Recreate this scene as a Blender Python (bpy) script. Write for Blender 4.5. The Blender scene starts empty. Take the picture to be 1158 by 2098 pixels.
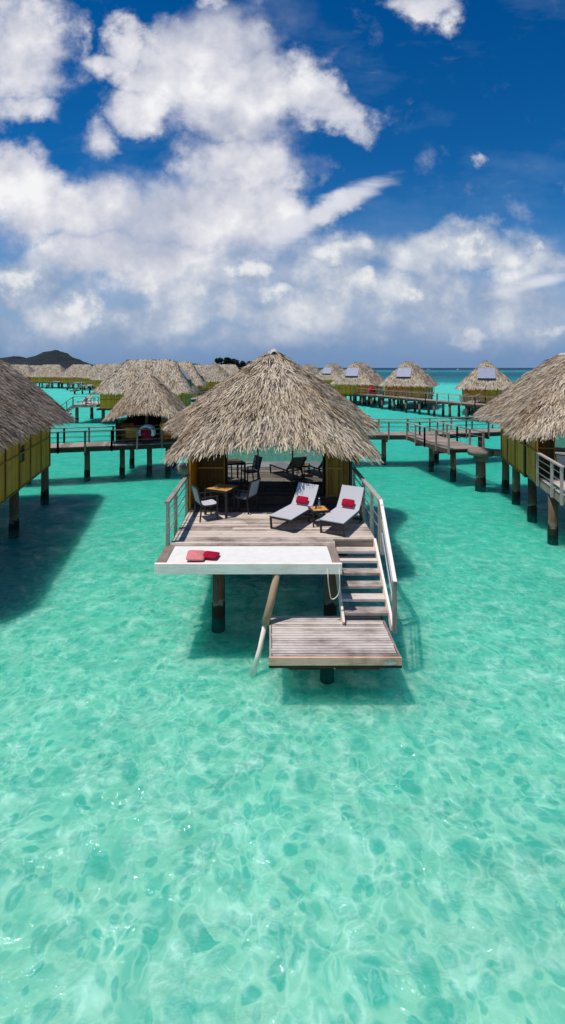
import bpy, math, random
import numpy as np
from mathutils import Vector, Matrix
random.seed(7); rng = np.random.default_rng(7)
R = math.radians
scn = bpy.context.scene
C = scn.collection
CAMZ, F, VX, VY = 6.0, 950.0, 552.0, 753.0

def lin(r, g, b, k=1.0):
    f = lambda c: (c/255/12.92 if c/255 <= .04045 else ((c/255+.055)/1.055)**2.4)*k
    return (f(r), f(g), f(b), 1)

# ------------------------------------------------------------------ mesh builder
class MB:
    def __init__(s): s.V=[]; s.F=[]; s.U=[]; s.T=[]; s.S=[]
    def face(s, idx, uv, t, sm=False):
        s.F.append(idx); s.U += uv; s.T.append(t); s.S.append(sm)
    def bar(s, p0, p1, w, h, t=None, up=(0,0,1), w1=None, h1=None):
        p0=Vector(p0); p1=Vector(p1); a=(p1-p0); L=a.length; a=a/L
        u=Vector(up)
        if abs(a.dot(u))>.98: u=Vector((0,1,0))
        sd=a.cross(u).normalized(); u=sd.cross(a).normalized()
        if t is None: t=random.random()
        b=len(s.V); w1=w1 or w; h1=h1 or h
        for p,ww,hh in ((p0,w,h),(p1,w1,h1)):
            for i,j in ((-1,-1),(1,-1),(1,1),(-1,1)):
                s.V.append(tuple(p+sd*(i*ww/2)+u*(j*hh/2)))
        r=random.random()*20; q=random.random()*20
        per=[0,w,w+h,2*w+h,2*w+2*h]
        for k in range(4):
            k2=(k+1)%4
            s.face((b+k,b+k2,b+4+k2,b+4+k),[(r,q+per[k]),(r,q+per[k+1]),(r+L,q+per[k+1]),(r+L,q+per[k])],t)
        s.face((b+3,b+2,b+1,b),[(r,q),(r,q+w),(r+h,q+w),(r+h,q)],t)
        s.face((b+4,b+5,b+6,b+7),[(r,q),(r,q+w),(r+h,q+w),(r+h,q)],t)
        return s
    def box(s, x0,x1,y0,y1,z0,z1,t=None):
        dx,dy,dz=x1-x0,y1-y0,z1-z0; cx,cy,cz=(x0+x1)/2,(y0+y1)/2,(z0+z1)/2
        if dx>=dy and dx>=dz: s.bar((x0,cy,cz),(x1,cy,cz),dy,dz,t)
        elif dy>=dz: s.bar((cx,y0,cz),(cx,y1,cz),dx,dz,t)
        else: s.bar((cx,cy,z0),(cx,cy,z1),dx,dy,t,up=(0,1,0))
        return s
    def tube(s, pts, rad, seg=10, t=None, cap=True):
        pts=[Vector(p) for p in pts]
        if not hasattr(rad,'__len__'): rad=[rad]*len(pts)
        if t is None: t=random.random()
        b=len(s.V); al=0; r0=random.random()*20; als=[]; side=None
        for i,p in enumerate(pts):
            a=(pts[min(i+1,len(pts)-1)]-pts[max(i-1,0)]).normalized()
            if i: al+=(p-pts[i-1]).length
            als.append(al+r0)
            if side is None:
                ref=Vector((0,0,1)) if abs(a.z)<.9 else Vector((1,0,0))
                side=a.cross(ref).normalized()
            side=(side-a*side.dot(a)).normalized(); o=a.cross(side)
            for k in range(seg):
                th=2*math.pi*k/seg
                s.V.append(tuple(p+(side*math.cos(th)+o*math.sin(th))*rad[i]))
        for i in range(len(pts)-1):
            for k in range(seg):
                k2=(k+1)%seg; v0=k*2*math.pi/seg*rad[i]; v1=(k+1)*2*math.pi/seg*rad[i]
                s.face((b+i*seg+k,b+i*seg+k2,b+(i+1)*seg+k2,b+(i+1)*seg+k),
                       [(als[i],v0),(als[i],v1),(als[i+1],v1),(als[i+1],v0)],t,True)
        if cap:
            s.face(tuple(b+k for k in range(seg-1,-1,-1)),[(0,0)]*seg,t)
            n=b+(len(pts)-1)*seg
            s.face(tuple(n+k for k in range(seg)),[(0,0)]*seg,t)
        return s
    def grid(s, P, t=0.5, closed_u=False, closed_v=False, sm=True, uv=None):
        # P[i][j] points
        n=len(P); m=len(P[0]); b=len(s.V)
        for row in P:
            for p in row: s.V.append(tuple(p))
        for i in range(n if closed_u else n-1):
            for j in range(m if closed_v else m-1):
                i2=(i+1)%n; j2=(j+1)%m
                s.face((b+i*m+j,b+i*m+j2,b+i2*m+j2,b+i2*m+j),[(i*.1,j*.1),(i*.1,j*.1+.1),(i*.1+.1,j*.1+.1),(i*.1+.1,j*.1)],t,sm)
        return s
    def quad(s,a,b_,c,d,t=.5):
        b=len(s.V); s.V+= [tuple(a),tuple(b_),tuple(c),tuple(d)]
        L=(Vector(b_)-Vector(a)).length; H=(Vector(d)-Vector(a)).length
        s.face((b,b+1,b+2,b+3),[(0,0),(L,0),(L,H),(0,H)],t); return s
    def mesh(s, name, mat):
        m=bpy.data.meshes.new(name); m.from_pydata(s.V,[],s.F)
        uv=m.uv_layers.new(name='UVMap'); uv.data.foreach_set('uv',np.array(s.U,dtype=np.float32).ravel())
        a=m.attributes.new('tint','FLOAT','FACE'); a.data.foreach_set('value',np.array(s.T,dtype=np.float32))
        m.polygons.foreach_set('use_smooth',np.array(s.S,dtype=bool))
        m.materials.append(mat); m.update(); return m
    def build(s, name, mat, parent=None):
        return link(name, s.mesh(name,mat), parent)

def link(name, mesh, parent=None):
    o=bpy.data.objects.new(name,mesh); C.objects.link(o)
    if parent is not None: o.parent=parent
    return o
def tag(o,label=None,cat=None,group=None,kind=None):
    if label: o['label']=label
    if cat: o['category']=cat
    if group: o['group']=group
    if kind: o['kind']=kind
    return o
def thing(name,label,cat,loc=(0,0,0),rz=0,group=None):
    o=bpy.data.objects.new(name,None); C.objects.link(o); o.empty_display_size=.3
    o.location=loc; o.rotation_euler=(0,0,rz)
    return tag(o,label,cat,group)
def copy_tree(o,parent=None):
    c=o.copy(); C.objects.link(c)
    if parent is not None: c.parent=parent
    for ch in list(o.children): copy_tree(ch,c)
    return c

# ------------------------------------------------------------------ materials
def newmat(name):
    m=bpy.data.materials.new(name); m.use_nodes=True
    nt=m.node_tree; nt.nodes.clear()
    return m,nt,nt.nodes,nt.links
def N(nt,typ,**kw):
    n=nt.nodes.new(typ)
    for k,v in kw.items():
        if k=='inp':
            for kk,vv in v.items(): n.inputs[kk].default_value=vv
        else: setattr(n,k,v)
    return n
def ramp(nt,stops,interp='LINEAR'):
    n=nt.nodes.new('ShaderNodeValToRGB'); n.color_ramp.interpolation=interp
    el=n.color_ramp.elements
    while len(el)<len(stops): el.new(.5)
    for e,(p,c) in zip(el,stops): e.position=p; e.color=c if len(c)==4 else (*c,1)
    return n
def math_(nt,op,a,b=None,clamp=False):
    n=nt.nodes.new('ShaderNodeMath'); n.operation=op; n.use_clamp=clamp
    for i,x in enumerate((a,b)):
        if x is None: continue
        if isinstance(x,(int,float)): n.inputs[i].default_value=x
        else: nt.links.new(x,n.inputs[i])
    return n.outputs[0]
def mixc(nt,fac,a,b,blend='MIX'):
    n=nt.nodes.new('ShaderNodeMix'); n.data_type='RGBA'; n.blend_type=blend
    for sock,x in ((n.inputs[0],fac),(n.inputs[6],a),(n.inputs[7],b)):
        if isinstance(x,(int,float,tuple)): sock.default_value=x
        else: nt.links.new(x,sock)
    return n.outputs[2]
def principled(nt,rough=.8,spec=.3,metal=0):
    p=N(nt,'ShaderNodeBsdfPrincipled'); p.inputs['Roughness'].default_value=rough
    p.inputs['Specular IOR Level'].default_value=spec; p.inputs['Metallic'].default_value=metal
    o=N(nt,'ShaderNodeOutputMaterial'); nt.links.new(p.outputs[0],o.inputs[0]); return p

def wood(name,dark,light,stain=.5,rough=.85,vs=45,wet=None):
    m,nt,nd,lk=newmat(name); p=principled(nt,rough,.2)
    uv=N(nt,'ShaderNodeUVMap'); mp=N(nt,'ShaderNodeMapping'); mp.inputs['Scale'].default_value=(2.2,vs,1)
    lk.new(uv.outputs[0],mp.inputs[0])
    n1=N(nt,'ShaderNodeTexNoise',inp={'Scale':1.0,'Detail':5.0,'Roughness':.65}); lk.new(mp.outputs[0],n1.inputs[0])
    at=N(nt,'ShaderNodeAttribute',attribute_name='tint')
    tc=N(nt,'ShaderNodeTexCoord')
    n2=N(nt,'ShaderNodeTexNoise',inp={'Scale':1.7,'Detail':4.0,'Roughness':.6}); lk.new(tc.outputs['Object'],n2.inputs[0])
    f=math_(nt,'ADD',math_(nt,'MULTIPLY',n1.outputs[0],1.1),math_(nt,'MULTIPLY',at.outputs['Fac'],.45))
    f=math_(nt,'ADD',f,math_(nt,'MULTIPLY',n2.outputs[0],stain))
    f=math_(nt,'SUBTRACT',f,.3+.5*stain,True)
    rp=ramp(nt,[(.08,dark),(.62,light)]); lk.new(f,rp.inputs[0])
    col=rp.outputs[0]
    if wet is not None:
        ge=N(nt,'ShaderNodeNewGeometry'); sp=N(nt,'ShaderNodeSeparateXYZ'); lk.new(ge.outputs['Position'],sp.inputs[0])
        n3=N(nt,'ShaderNodeTexNoise',inp={'Scale':3.2,'Detail':5.0,'Roughness':.7}); lk.new(ge.outputs['Position'],n3.inputs[0])
        z=math_(nt,'ADD',sp.outputs[2],math_(nt,'SUBTRACT',math_(nt,'MULTIPLY',n3.outputs[0],.8),.22))
        zr=N(nt,'ShaderNodeMapRange',inp={1:-.5,2:1.0}); lk.new(z,zr.inputs[0])
        g=lambda zz:(zz+.5)/1.5
        rr=ramp(nt,[(g(-.02),(.004,.10,.085,1)),(g(.13),(.010,.05,.042,1)),(g(.2),wet),(g(.50),wet),(g(.54),(.26,.21,.16,1)),(g(.58),(.20,.16,.12,1))]); lk.new(zr.outputs[0],rr.inputs[0])
        mr=N(nt,'ShaderNodeMapRange',inp={1:.54,2:.66}); lk.new(z,mr.inputs[0])
        col=mixc(nt,mr.outputs[0],rr.outputs[0],col)
    lk.new(col,p.inputs['Base Color'])
    b=N(nt,'ShaderNodeBump',inp={'Strength':.35,'Distance':.01}); lk.new(n1.outputs[0],b.inputs['Height']); lk.new(b.outputs[0],p.inputs['Normal'])
    return m
def flat(name,col,rough=.6,spec=.3,metal=0,var=.12,scale=12,bump=0.0):
    m,nt,nd,lk=newmat(name); p=principled(nt,rough,spec,metal)
    tc=N(nt,'ShaderNodeTexCoord'); n=N(nt,'ShaderNodeTexNoise',inp={'Scale':scale,'Detail':4.0}); lk.new(tc.outputs['Object'],n.inputs[0])
    d=tuple(c*(1-var*2) for c in col[:3])+(1,); l=tuple(min(1,c*(1+var)) for c in col[:3])+(1,)
    rp=ramp(nt,[(.3,d),(.65,l)]); lk.new(n.outputs[0],rp.inputs[0]); lk.new(rp.outputs[0],p.inputs['Base Color'])
    if bump:
        b=N(nt,'ShaderNodeBump',inp={'Strength':bump,'Distance':.01}); lk.new(n.outputs[0],b.inputs['Height']); lk.new(b.outputs[0],p.inputs['Normal'])
    return m
def thatch_mat(name,stops):
    m,nt,nd,lk=newmat(name); p=principled(nt,.85,.12)
    at=N(nt,'ShaderNodeAttribute',attribute_name='tint')
    tc=N(nt,'ShaderNodeTexCoord'); n=N(nt,'ShaderNodeTexNoise',inp={'Scale':.9,'Detail':4.0}); lk.new(tc.outputs['Object'],n.inputs[0])
    f=math_(nt,'ADD',at.outputs['Fac'],math_(nt,'MULTIPLY',math_(nt,'SUBTRACT',n.outputs[0],.5),.35),True)
    rp=ramp(nt,stops); lk.new(f,rp.inputs[0])
    uv=N(nt,'ShaderNodeUVMap'); mp=N(nt,'ShaderNodeMapping'); mp.inputs['Scale'].default_value=(3,55,1); lk.new(uv.outputs[0],mp.inputs[0])
    n1=N(nt,'ShaderNodeTexNoise',inp={'Scale':1.0,'Detail':3.0}); lk.new(mp.outputs[0],n1.inputs[0])
    g=math_(nt,'ADD',math_(nt,'MULTIPLY',n1.outputs[0],.7),.62)
    n4=N(nt,'ShaderNodeTexNoise',inp={'Scale':.55,'Detail':5.0,'Roughness':.65}); lk.new(tc.outputs['Object'],n4.inputs[0]); m4=N(nt,'ShaderNodeMapRange',inp={1:.46,2:.64}); lk.new(n4.outputs[0],m4.inputs[0])
    wc4=mixc(nt,math_(nt,'MULTIPLY',m4.outputs[0],.75),rp.outputs[0],mixc(nt,1.0,rp.outputs[0],(.80,.70,.60,1),'MULTIPLY'))
    cc=N(nt,'ShaderNodeVectorMath',operation='SCALE'); lk.new(wc4,cc.inputs[0]); lk.new(g,cc.inputs[3])
    lk.new(cc.outputs[0],p.inputs['Base Color']); return m

M={}
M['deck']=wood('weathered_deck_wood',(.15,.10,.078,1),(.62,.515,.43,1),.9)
M['slat']=wood('pale_slat_wood',(.14,.10,.085,1),(.62,.53,.475,1),1.1)
M['grey']=wood('grey_wood',(.085,.06,.046,1),(.34,.26,.21,1),.5)
M['rail']=wood('rail_wood',(.12,.095,.08,1),(.42,.36,.31,1),.4)
M['white']=wood('peeling_white_wood',(.50,.38,.31,1),(.96,.80,.70,1),.8)
M['brown']=wood('dark_brown_wood',(.025,.016,.012,1),(.10,.065,.045,1),.4)
M['pile']=wood('pile_wood',(.06,.032,.022,1),(.24,.135,.085,1),.5,wet=(.030,.024,.018,1))
M['log']=wood('log_wood',(.10,.06,.036,1),(.38,.25,.165,1),.8)
M['fascia']=wood('wet_fascia_wood',(.22,.11,.065,1),(.80,.46,.32,1),1.3)
M['shade']=wood('shade_darkened_deck_wood',(.035,.024,.02,1),(.17,.12,.095,1),.5)  # deck wood with the veranda shade darkened into its colour
M['bamboo_shade']=wood('shaded_bamboo',(.035,.018,.006,1),(.13,.065,.016,1),.4,.6,30)  # darker bamboo copy, veranda shade put into the colour
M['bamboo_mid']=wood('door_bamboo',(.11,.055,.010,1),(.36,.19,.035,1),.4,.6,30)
M['jetty']=wood('jetty_wood',(.10,.07,.058,1),(.38,.29,.24,1),.5)
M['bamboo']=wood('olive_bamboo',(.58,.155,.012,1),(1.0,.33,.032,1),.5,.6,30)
M['bamboo_far']=wood('far_bamboo',(.58,.165,.014,1),(1.0,.37,.034,1),.5,.6,30)
M['bamboo_dark']=wood('brown_bamboo',(.16,.065,.010,1),(.48,.21,.035,1),.4,.6,30)
M['orange']=wood('orange_teak',(.36,.15,.03,1),(.72,.36,.09,1),.3,.5,30)
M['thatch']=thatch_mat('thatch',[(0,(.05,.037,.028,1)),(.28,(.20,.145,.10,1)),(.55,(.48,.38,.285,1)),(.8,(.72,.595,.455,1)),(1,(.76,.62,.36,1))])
M['thatch_shaded']=thatch_mat('thatch_shaded',[(0,(.04,.028,.02,1)),(.28,(.15,.11,.085,1)),(.55,(.32,.25,.205,1)),(.8,(.50,.41,.345,1)),(1,(.54,.44,.30,1))])  # darker thatch copy: tone of the slope turned from the sun, as colour
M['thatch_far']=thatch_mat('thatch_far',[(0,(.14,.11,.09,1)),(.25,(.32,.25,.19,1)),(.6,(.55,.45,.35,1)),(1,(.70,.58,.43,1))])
M['black']=flat('dark_metal',(.022,.022,.024,1),.45,.4)
M['sling']=flat('grey_sling',(.50,.48,.505,1),.8,.1,0,.04,60)
M['slingd']=flat('chair_sling',(.36,.37,.40,1),.8,.1,0,.06,60)
M['red']=flat('red_cloth',(.36,.006,.030,1),.85,.1,0,.12,25,.2)
M['brightred']=flat('bright_red',(.70,.02,.04,1),.8,.1,0,.1,25,.2)
M['pink']=flat('faded_pink_cloth',(.66,.20,.20,1),.85,.1,0,.10,25,.2)
M['net']=flat('white_net',(.74,.71,.65,1),.8,.1,0,.03,5)
M['rope']=flat('rope',(.62,.60,.52,1),.9,.1,0,.1,30)
M['steel']=flat('steel',(.55,.56,.56,1),.35,.5,.8,.05)
M['plate']=flat('plate',(.46,.46,.40,1),.5,.3,0,.1,30)
M['plated']=flat('plate_dark',(.16,.22,.20,1),.5,.3,0,.1,60)
M['ridge']=flat('ridge_cap',(.50,.45,.40,1),.8,.2,0,.1,8,.3)
M['whitecloth']=flat('white_cloth',(.78,.76,.80,1),.8,.1,0,.06,14,.3)
M['solar']=flat('solar_pale',(.24,.255,.35,1),.55,.4,0,.05,3)
M['solar_dark']=flat('solar_dark',(.010,.030,.06,1),.15,.6,0,.05,3)
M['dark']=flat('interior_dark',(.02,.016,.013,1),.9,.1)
M['panel']=flat('grey_panel',(.42,.40,.38,1),.7,.2)
M['paint']=flat('white_paint',(.8,.8,.8,1),.4,.4,0,.03)
M['blue']=flat('blue_paint',(.05,.15,.3,1),.4,.4,0,.03)

def glass_pane():
    m,nt,nd,lk=newmat('door_glass')
    g=N(nt,'ShaderNodeBsdfGlossy',inp={'Color':(.30,.32,.31,1),'Roughness':.0}); d=N(nt,'ShaderNodeBsdfDiffuse',inp={'Color':(.01,.01,.01,1)})
    mx=N(nt,'ShaderNodeAddShader'); lk.new(g.outputs[0],mx.inputs[0]); lk.new(d.outputs[0],mx.inputs[1])
    o=N(nt,'ShaderNodeOutputMaterial'); lk.new(mx.outputs[0],o.inputs[0]); return m
M['glass']=glass_pane()
def bottle_glass():
    m,nt,nd,lk=newmat('bottle_glass')
    g=N(nt,'ShaderNodeBsdfGlossy',inp={'Color':(.9,.9,.9,1),'Roughness':.05}); d=N(nt,'ShaderNodeBsdfTransparent',inp={'Color':(.80,.82,.80,1)})
    fr=N(nt,'ShaderNodeFresnel',inp={'IOR':1.5})
    mx=N(nt,'ShaderNodeMixShader'); lk.new(math_(nt,'ADD',fr.outputs[0],.15,True),mx.inputs[0]); lk.new(d.outputs[0],mx.inputs[1]); lk.new(g.outputs[0],mx.inputs[2])
    o=N(nt,'ShaderNodeOutputMaterial'); lk.new(mx.outputs[0],o.inputs[0]); return m
M['bottle']=bottle_glass()

# ------------------------------------------------------------------ thatch roofs
def smooth_closed(pts,n=72):
    P=np.array(pts,float); k=len(P); out=[]
    seg=np.linalg.norm(np.roll(P,-1,0)-P,axis=1); tot=seg.sum()
    cum=np.concatenate([[0],np.cumsum(seg)])
    for s in np.linspace(0,tot,n,endpoint=False):
        i=min(np.searchsorted(cum,s,'right')-1,k-1); t=(s-cum[i])/seg[i]
        p0,p1,p2,p3=P[(i-1)%k],P[i],P[(i+1)%k],P[(i+2)%k]
        # mild Catmull-Rom
        tau=.35; m1=(p2-p0)*tau; m2=(p3-p1)*tau
        h=(2*t**3-3*t*t+1)*p1+(t**3-2*t*t+t)*m1+(-2*t**3+3*t*t)*p2+(t**3-t*t)*m2
        out.append(h)
    return np.array(out)
def roof_mesh(name,mat,eave,ridge,bulge=.06,nb=12000,blen=.42,bw=.055,fringe=900,flen=.5,seed=1,lift=.06,lip=.2,n=72,fringe_tint=.35):
    rg=np.random.default_rng(seed)
    E=smooth_closed(eave,n); r0=np.array(ridge[0],float); r1=np.array(ridge[1],float)
    ymin,ymax=E[:,1].min(),E[:,1].max()
    d=r1-r0; L2=max((d*d).sum(),1e-9)
    tt=np.clip(((E-r0)@d)/L2,0,1); Tp=r0+tt[:,None]*d
    # slightly round the ridge
    Tp=Tp+ (E-Tp)*.012*np.array([1,1,0])
    def surf(si,t):
        i=np.floor(si).astype(int)%n; f=(si-np.floor(si))[:,None]; j=(i+1)%n
        e=E[i]*(1-f)+E[j]*f; T=Tp[i]*(1-f)+Tp[j]*f
        p=e+(T-e)*t[:,None]
        p[:,2]=e[:,2]+(T[:,2]-e[:,2])*(t+bulge*np.sin(np.pi*t))
        return p
    V=[];Fc=[];U=[];Tn=[]
    rings=10; base=0
    for k in range(rings+1):
        V.append(surf(np.arange(n).astype(float),np.full(n,k/rings)) - np.array([0,0,.03]))
    V.append(surf(np.arange(n).astype(float),np.full(n,0.02)) - np.array([0,0,lip]))
    inner=(Tp*1.0); inner=inner-np.array([0,0,.35]); V.append(inner)
    Vn=np.concatenate(V)
    F=[]
    for k in range(rings):
        for i in range(n):
            j=(i+1)%n; F.append((k*n+i,k*n+j,(k+1)*n+j,(k+1)*n+i))
    b=(rings+1)*n
    for i in range(n):
        j=(i+1)%n; F.append((b+i,b+j,j,i)); F.append((b+n+i,b+n+j,b+j,b+i))
    F=np.array(F); tint=np.full(len(F),.07)
    # blades
    segl=np.linalg.norm(np.roll(E,-1,0)-E,axis=1)
    tl=np.linalg.norm(np.roll(Tp,-1,0)-Tp,axis=1)
    # area-weighted rejection
    M_=nb*4; si=rg.choice(n,M_,p=segl/segl.sum())+rg.random(M_); t=rg.random(M_)
    i=np.floor(si).astype(int)%n; w=((1-t)*segl[i]+t*tl[i])/segl[i]
    keep=rg.random(M_)<np.clip(w,0.02,1); si=si[keep][:nb]; t=t[keep][:nb]
    kind=np.zeros(len(si))
    sf=rg.choice(n,fringe,p=segl/segl.sum())+rg.random(fringe); tf=rg.random(fringe)**1.5*.07
    si=np.concatenate([si,sf]); t=np.concatenate([t,tf]); kind=np.concatenate([kind,np.ones(fringe)])
    m=len(si); eps=1e-3
    P=surf(si,t); Pt=surf(si,np.clip(t+.02,0,1.02)); Ps=surf(si+.05,t)
    D=P-Pt; D/=np.linalg.norm(D,axis=1)[:,None]+1e-9
    Sd=Ps-P; ln=np.linalg.norm(Sd,axis=1)[:,None]; Sd=np.where(ln>1e-7,Sd/(ln+1e-12),np.array([1,0,0]))
    Nn=np.cross(Sd,-D); Nn/=np.linalg.norm(Nn,axis=1)[:,None]+1e-9
    Nn=np.where(Nn[:,2:3]<0,-Nn,Nn); Sd=np.cross(D,Nn)
    yaw=rg.normal(0,.26,m)
    D2=D*np.cos(yaw)[:,None]+Sd*np.sin(yaw)[:,None]
    isf=kind>0
    D2[isf]=D2[isf]*1.0+np.array([0,0,-.28])
    D2/=np.linalg.norm(D2,axis=1)[:,None]
    S2=np.cross(D2,Nn); S2/=np.linalg.norm(S2,axis=1)[:,None]
    roll=rg.normal(0,.22,m); S2=S2*np.cos(roll)[:,None]+Nn*np.sin(roll)[:,None]
    Lb=blen*rg.uniform(.55,1.35,m); Lb[isf]=flen*rg.uniform(.5,1.25,isf.sum())
    Wb=bw*rg.uniform(.55,1.35,m)
    lf=np.abs(rg.normal(0,lift,m)); lf[isf]*=.7
    lf+=.008
    p0=P+Nn*.005; p1=P+D2*(Lb*.5)[:,None]+Nn*(lf*.7)[:,None]; p2=P+D2*Lb[:,None]+Nn*(lf*rg.uniform(.2,1.5,m))[:,None]
    BV=np.stack([p0-S2*(Wb/2)[:,None],p0+S2*(Wb/2)[:,None],p1-S2*(Wb/2)[:,None],p1+S2*(Wb/2)[:,None],p2-S2*(Wb*.22)[:,None],p2+S2*(Wb*.22)[:,None]],1).reshape(-1,3)
    o=len(Vn)+np.arange(m)*6
    BF=np.stack([np.stack([o,o+1,o+3,o+2],1),np.stack([o+2,o+3,o+5,o+4],1)],1).reshape(-1,4)
    bt=np.clip(np.where(rg.random(m)<.16,rg.uniform(.0,.34,m),rg.normal(.60,.18,m)),.0,.9); bt[isf]=np.clip(rg.normal(.72,.2,isf.sum()),.1,1)
    Vn=np.concatenate([Vn,BV]); F=np.concatenate([F,BF]); tint=np.concatenate([tint,np.repeat(bt,2)])
    nf0=len(F)-len(BF)
    uvb=np.zeros((m,8,2)); ro=rg.random((m,1))*20
    uvb[:,:,0]=ro+np.array([0,0,.2,.2,.2,.2,.4,.4]); uvb[:,:,1]=ro+np.array([0,.05,.05,0,0,.05,.04,.01])
    UVs=np.concatenate([np.zeros((nf0*4,2)),uvb.reshape(-1,2)])
    me=bpy.data.meshes.new(name); me.from_pydata(Vn.tolist(),[],F.tolist())
    uv=me.uv_layers.new(name='UVMap'); uv.data.foreach_set('uv',UVs.astype(np.float32).ravel())
    a=me.attributes.new('tint','FLOAT','FACE'); a.data.foreach_set('value',tint.astype(np.float32))
    me.materials.append(mat); me.update(); return me

def sym(half):  # half: points from front centre to back centre (x>=0)
    r=[p for p in half]; l=[(-p[0],p[1],p[2]) for p in reversed(half) if p[0]>1e-6]
    return r+l

DZ=1.8   # deck level above water
# ------------------------------------------------------------------ furniture builders
def rounded(sx,sy,sz,e=.45,n=14,m=20,pinch=.0):
    P=[]
    sg=lambda v,k: math.copysign(abs(v)**k,v)
    for i in range(n+1):
        la=-math.pi/2+math.pi*i/n; row=[]
        for j in range(m):
            lo=2*math.pi*j/m
            x=sg(math.cos(la),.9)*sg(math.cos(lo),e); y=sg(math.cos(la),.9)*sg(math.sin(lo),e); z=sg(math.sin(la),.9)
            r=max(abs(x),abs(y)); z*=1-pinch*r**3
            row.append((x*sx/2,y*sy/2,z*sz/2))
        P.append(row)
    return MB().grid(P,closed_v=True)
def make_lounger(label,loc,rz):
    t=thing('sun_lounger',label,'sun lounger',loc,rz,'grey sun loungers on the deck')
    w=.62; zs=.33
    for sx in (-1,1):
        x=sx*w/2
        MB().bar((x,.04,0),(x,.0,zs),.045,.04).build('leg',M['black'],t)
        MB().bar((x,1.50,0),(x,1.22,zs-.02),.045,.04).build('leg',M['black'],t)
    f=MB()
    for sx in (-1,1): f.bar((sx*w/2,-.02,zs),(sx*w/2,1.28,zs),.045,.045); f.bar((sx*w/2,1.5,.02),(sx*w/2,1.22,.02),.035,.03)
    f.bar((-w/2,0,zs-.02),(w/2,0,zs-.02),.04,.04); f.bar((-w/2,1.26,zs-.02),(w/2,1.26,zs-.02),.04,.04)
    f.bar((-w/2,.05,.02),(w/2,.05,.02),.03,.03); f.bar((-w/2,1.5,.02),(w/2,1.5,.02),.03,.03)
    f.build('frame',M['black'],t)
    s=MB(); P=[]
    for i in range(13):
        y=-.03+1.17*i/12; P.append([(x,y,zs+.035-.02*math.sin(math.pi*i/12)*(1-(2*x/w)**2)) for x in (-w/2-.01,-w/4,0,w/4,w/2+.01)])
    s.grid(P); P2=[[(p[0],p[1],p[2]-.02) for p in row] for row in P]; s.grid(P2)
    for i in (0,-1): s.quad(P[i][0],P[i][-1],P2[i][-1],P2[i][0])
    for j in (0,-1):
        for i in range(12): s.quad(P[i][j],P[i+1][j],P2[i+1][j],P2[i][j])
    s.build('seat',M['sling'],t)
    b=MB(); a=R(49); P=[]
    for i in range(9):
        q=.68*i/8; P.append([(x,1.15+q*math.cos(a)+.015*math.sin(math.pi*i/8),zs+.035+q*math.sin(a)-.02*math.sin(math.pi*i/8)) for x in (-w/2-.01,0,w/2+.01)])
    b.grid(P); P2=[[(p[0],p[1]+.025,p[2]-.01) for p in r] for r in P]; b.grid(P2)
    b.quad(P[-1][0],P[-1][-1],P2[-1][-1],P2[-1][0])
    bo=b.build('backrest',M['sling'],t)
    g=MB()
    for sx in (-1,1):
        x=sx*(w/2-.01); g.bar((x,1.2,zs),(x,1.2+.66*math.cos(a),zs+.66*math.sin(a)-.01),.035,.03)
        g.bar((x*.8,1.2+.5*math.cos(a),zs+.5*math.sin(a)),(x*.8,1.58,.05),.025,.025)
    g.build('backrest_frame',M['black'],bo)
    return t
def make_chair(label,loc,rz,group='dining chairs on the deck'):
    t=thing('dining_chair',label,'chair',loc,rz,group)   # faces +y
    w=.5
    for x in (-1,1):
        MB().bar((x*w/2,.24,0),(x*w/2,.22,.64),.035,.035).build('leg',M['black'],t)
        MB().bar((x*w/2,-.27,0),(x*w/2,-.22,.45),.035,.035).build('leg',M['black'],t)
        MB().bar((x*w/2,-.24,.65),(x*w/2,.25,.65),.045,.025).build('armrest',M['black'],t)
    s=MB(); P=[[(x,-.22+.48*i/6,.45-.02*math.sin(math.pi*i/6)) for x in (-w/2,0,w/2)] for i in range(7)]
    s.grid(P); s.grid([[(p[0],p[1],p[2]-.03) for p in r] for r in P]); s.quad(P[-1][0],P[-1][2],(w/2,.26,.42),(-w/2,.26,.42)); s.build('seat',M['sling'],t)
    b=MB(); P=[[(x,-.22-.12*i/6,.47+.45*i/6) for x in (-w/2+.02,0,w/2-.02)] for i in range(7)]
    b.grid(P); b.grid([[(p[0],p[1]-.02,p[2]) for p in r] for r in P]); bo=b.build('backrest',M['slingd'],t)
    f=MB()
    for x in (-1,1): f.bar((x*w/2,-.22,.44),(x*w/2,-.35,.94),.035,.035)
    f.bar((-w/2,-.345,.93),(w/2,-.345,.93),.035,.03); f.build('backrest_frame',M['black'],bo)
    return t
def make_table(label,loc,rz,name,s,h,lt=.05,group=None,cat='table'):
    t=thing(name,label,cat,loc,rz,group)
    b=MB(); n=max(4,int(s/.1)); 
    for i in range(n):
        x=-s/2+s*(i+.5)/n; b.box(x-s/n/2+.004,x+s/n/2-.004,-s/2+.03,s/2-.03,h-.03,h)
    b.build('tabletop',M['orange'],t)
    f=MB()
    for a in (-1,1):
        f.box(a*(s/2-.012)-.02,a*(s/2-.012)+.02,-s/2-.01,s/2+.01,h-.055,h+.003); f.box(-s/2+.03,s/2-.03,a*(s/2-.012)-.02,a*(s/2-.012)+.02,h-.055,h+.002)
    f.build('frame',M['black'],t)
    for a in (-1,1):
        for c in (-1,1): MB().bar((a*(s/2-.012),c*(s/2-.012),0),(a*(s/2-.012),c*(s/2-.012),h-.055),lt,lt).build('leg',M['black'],t)
    return t
def lathe(prof,seg=14):
    return MB().grid([[ (r*math.cos(2*math.pi*k/seg),r*math.sin(2*math.pi*k/seg),z) for k in range(seg)] for r,z in prof],closed_v=True)

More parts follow.
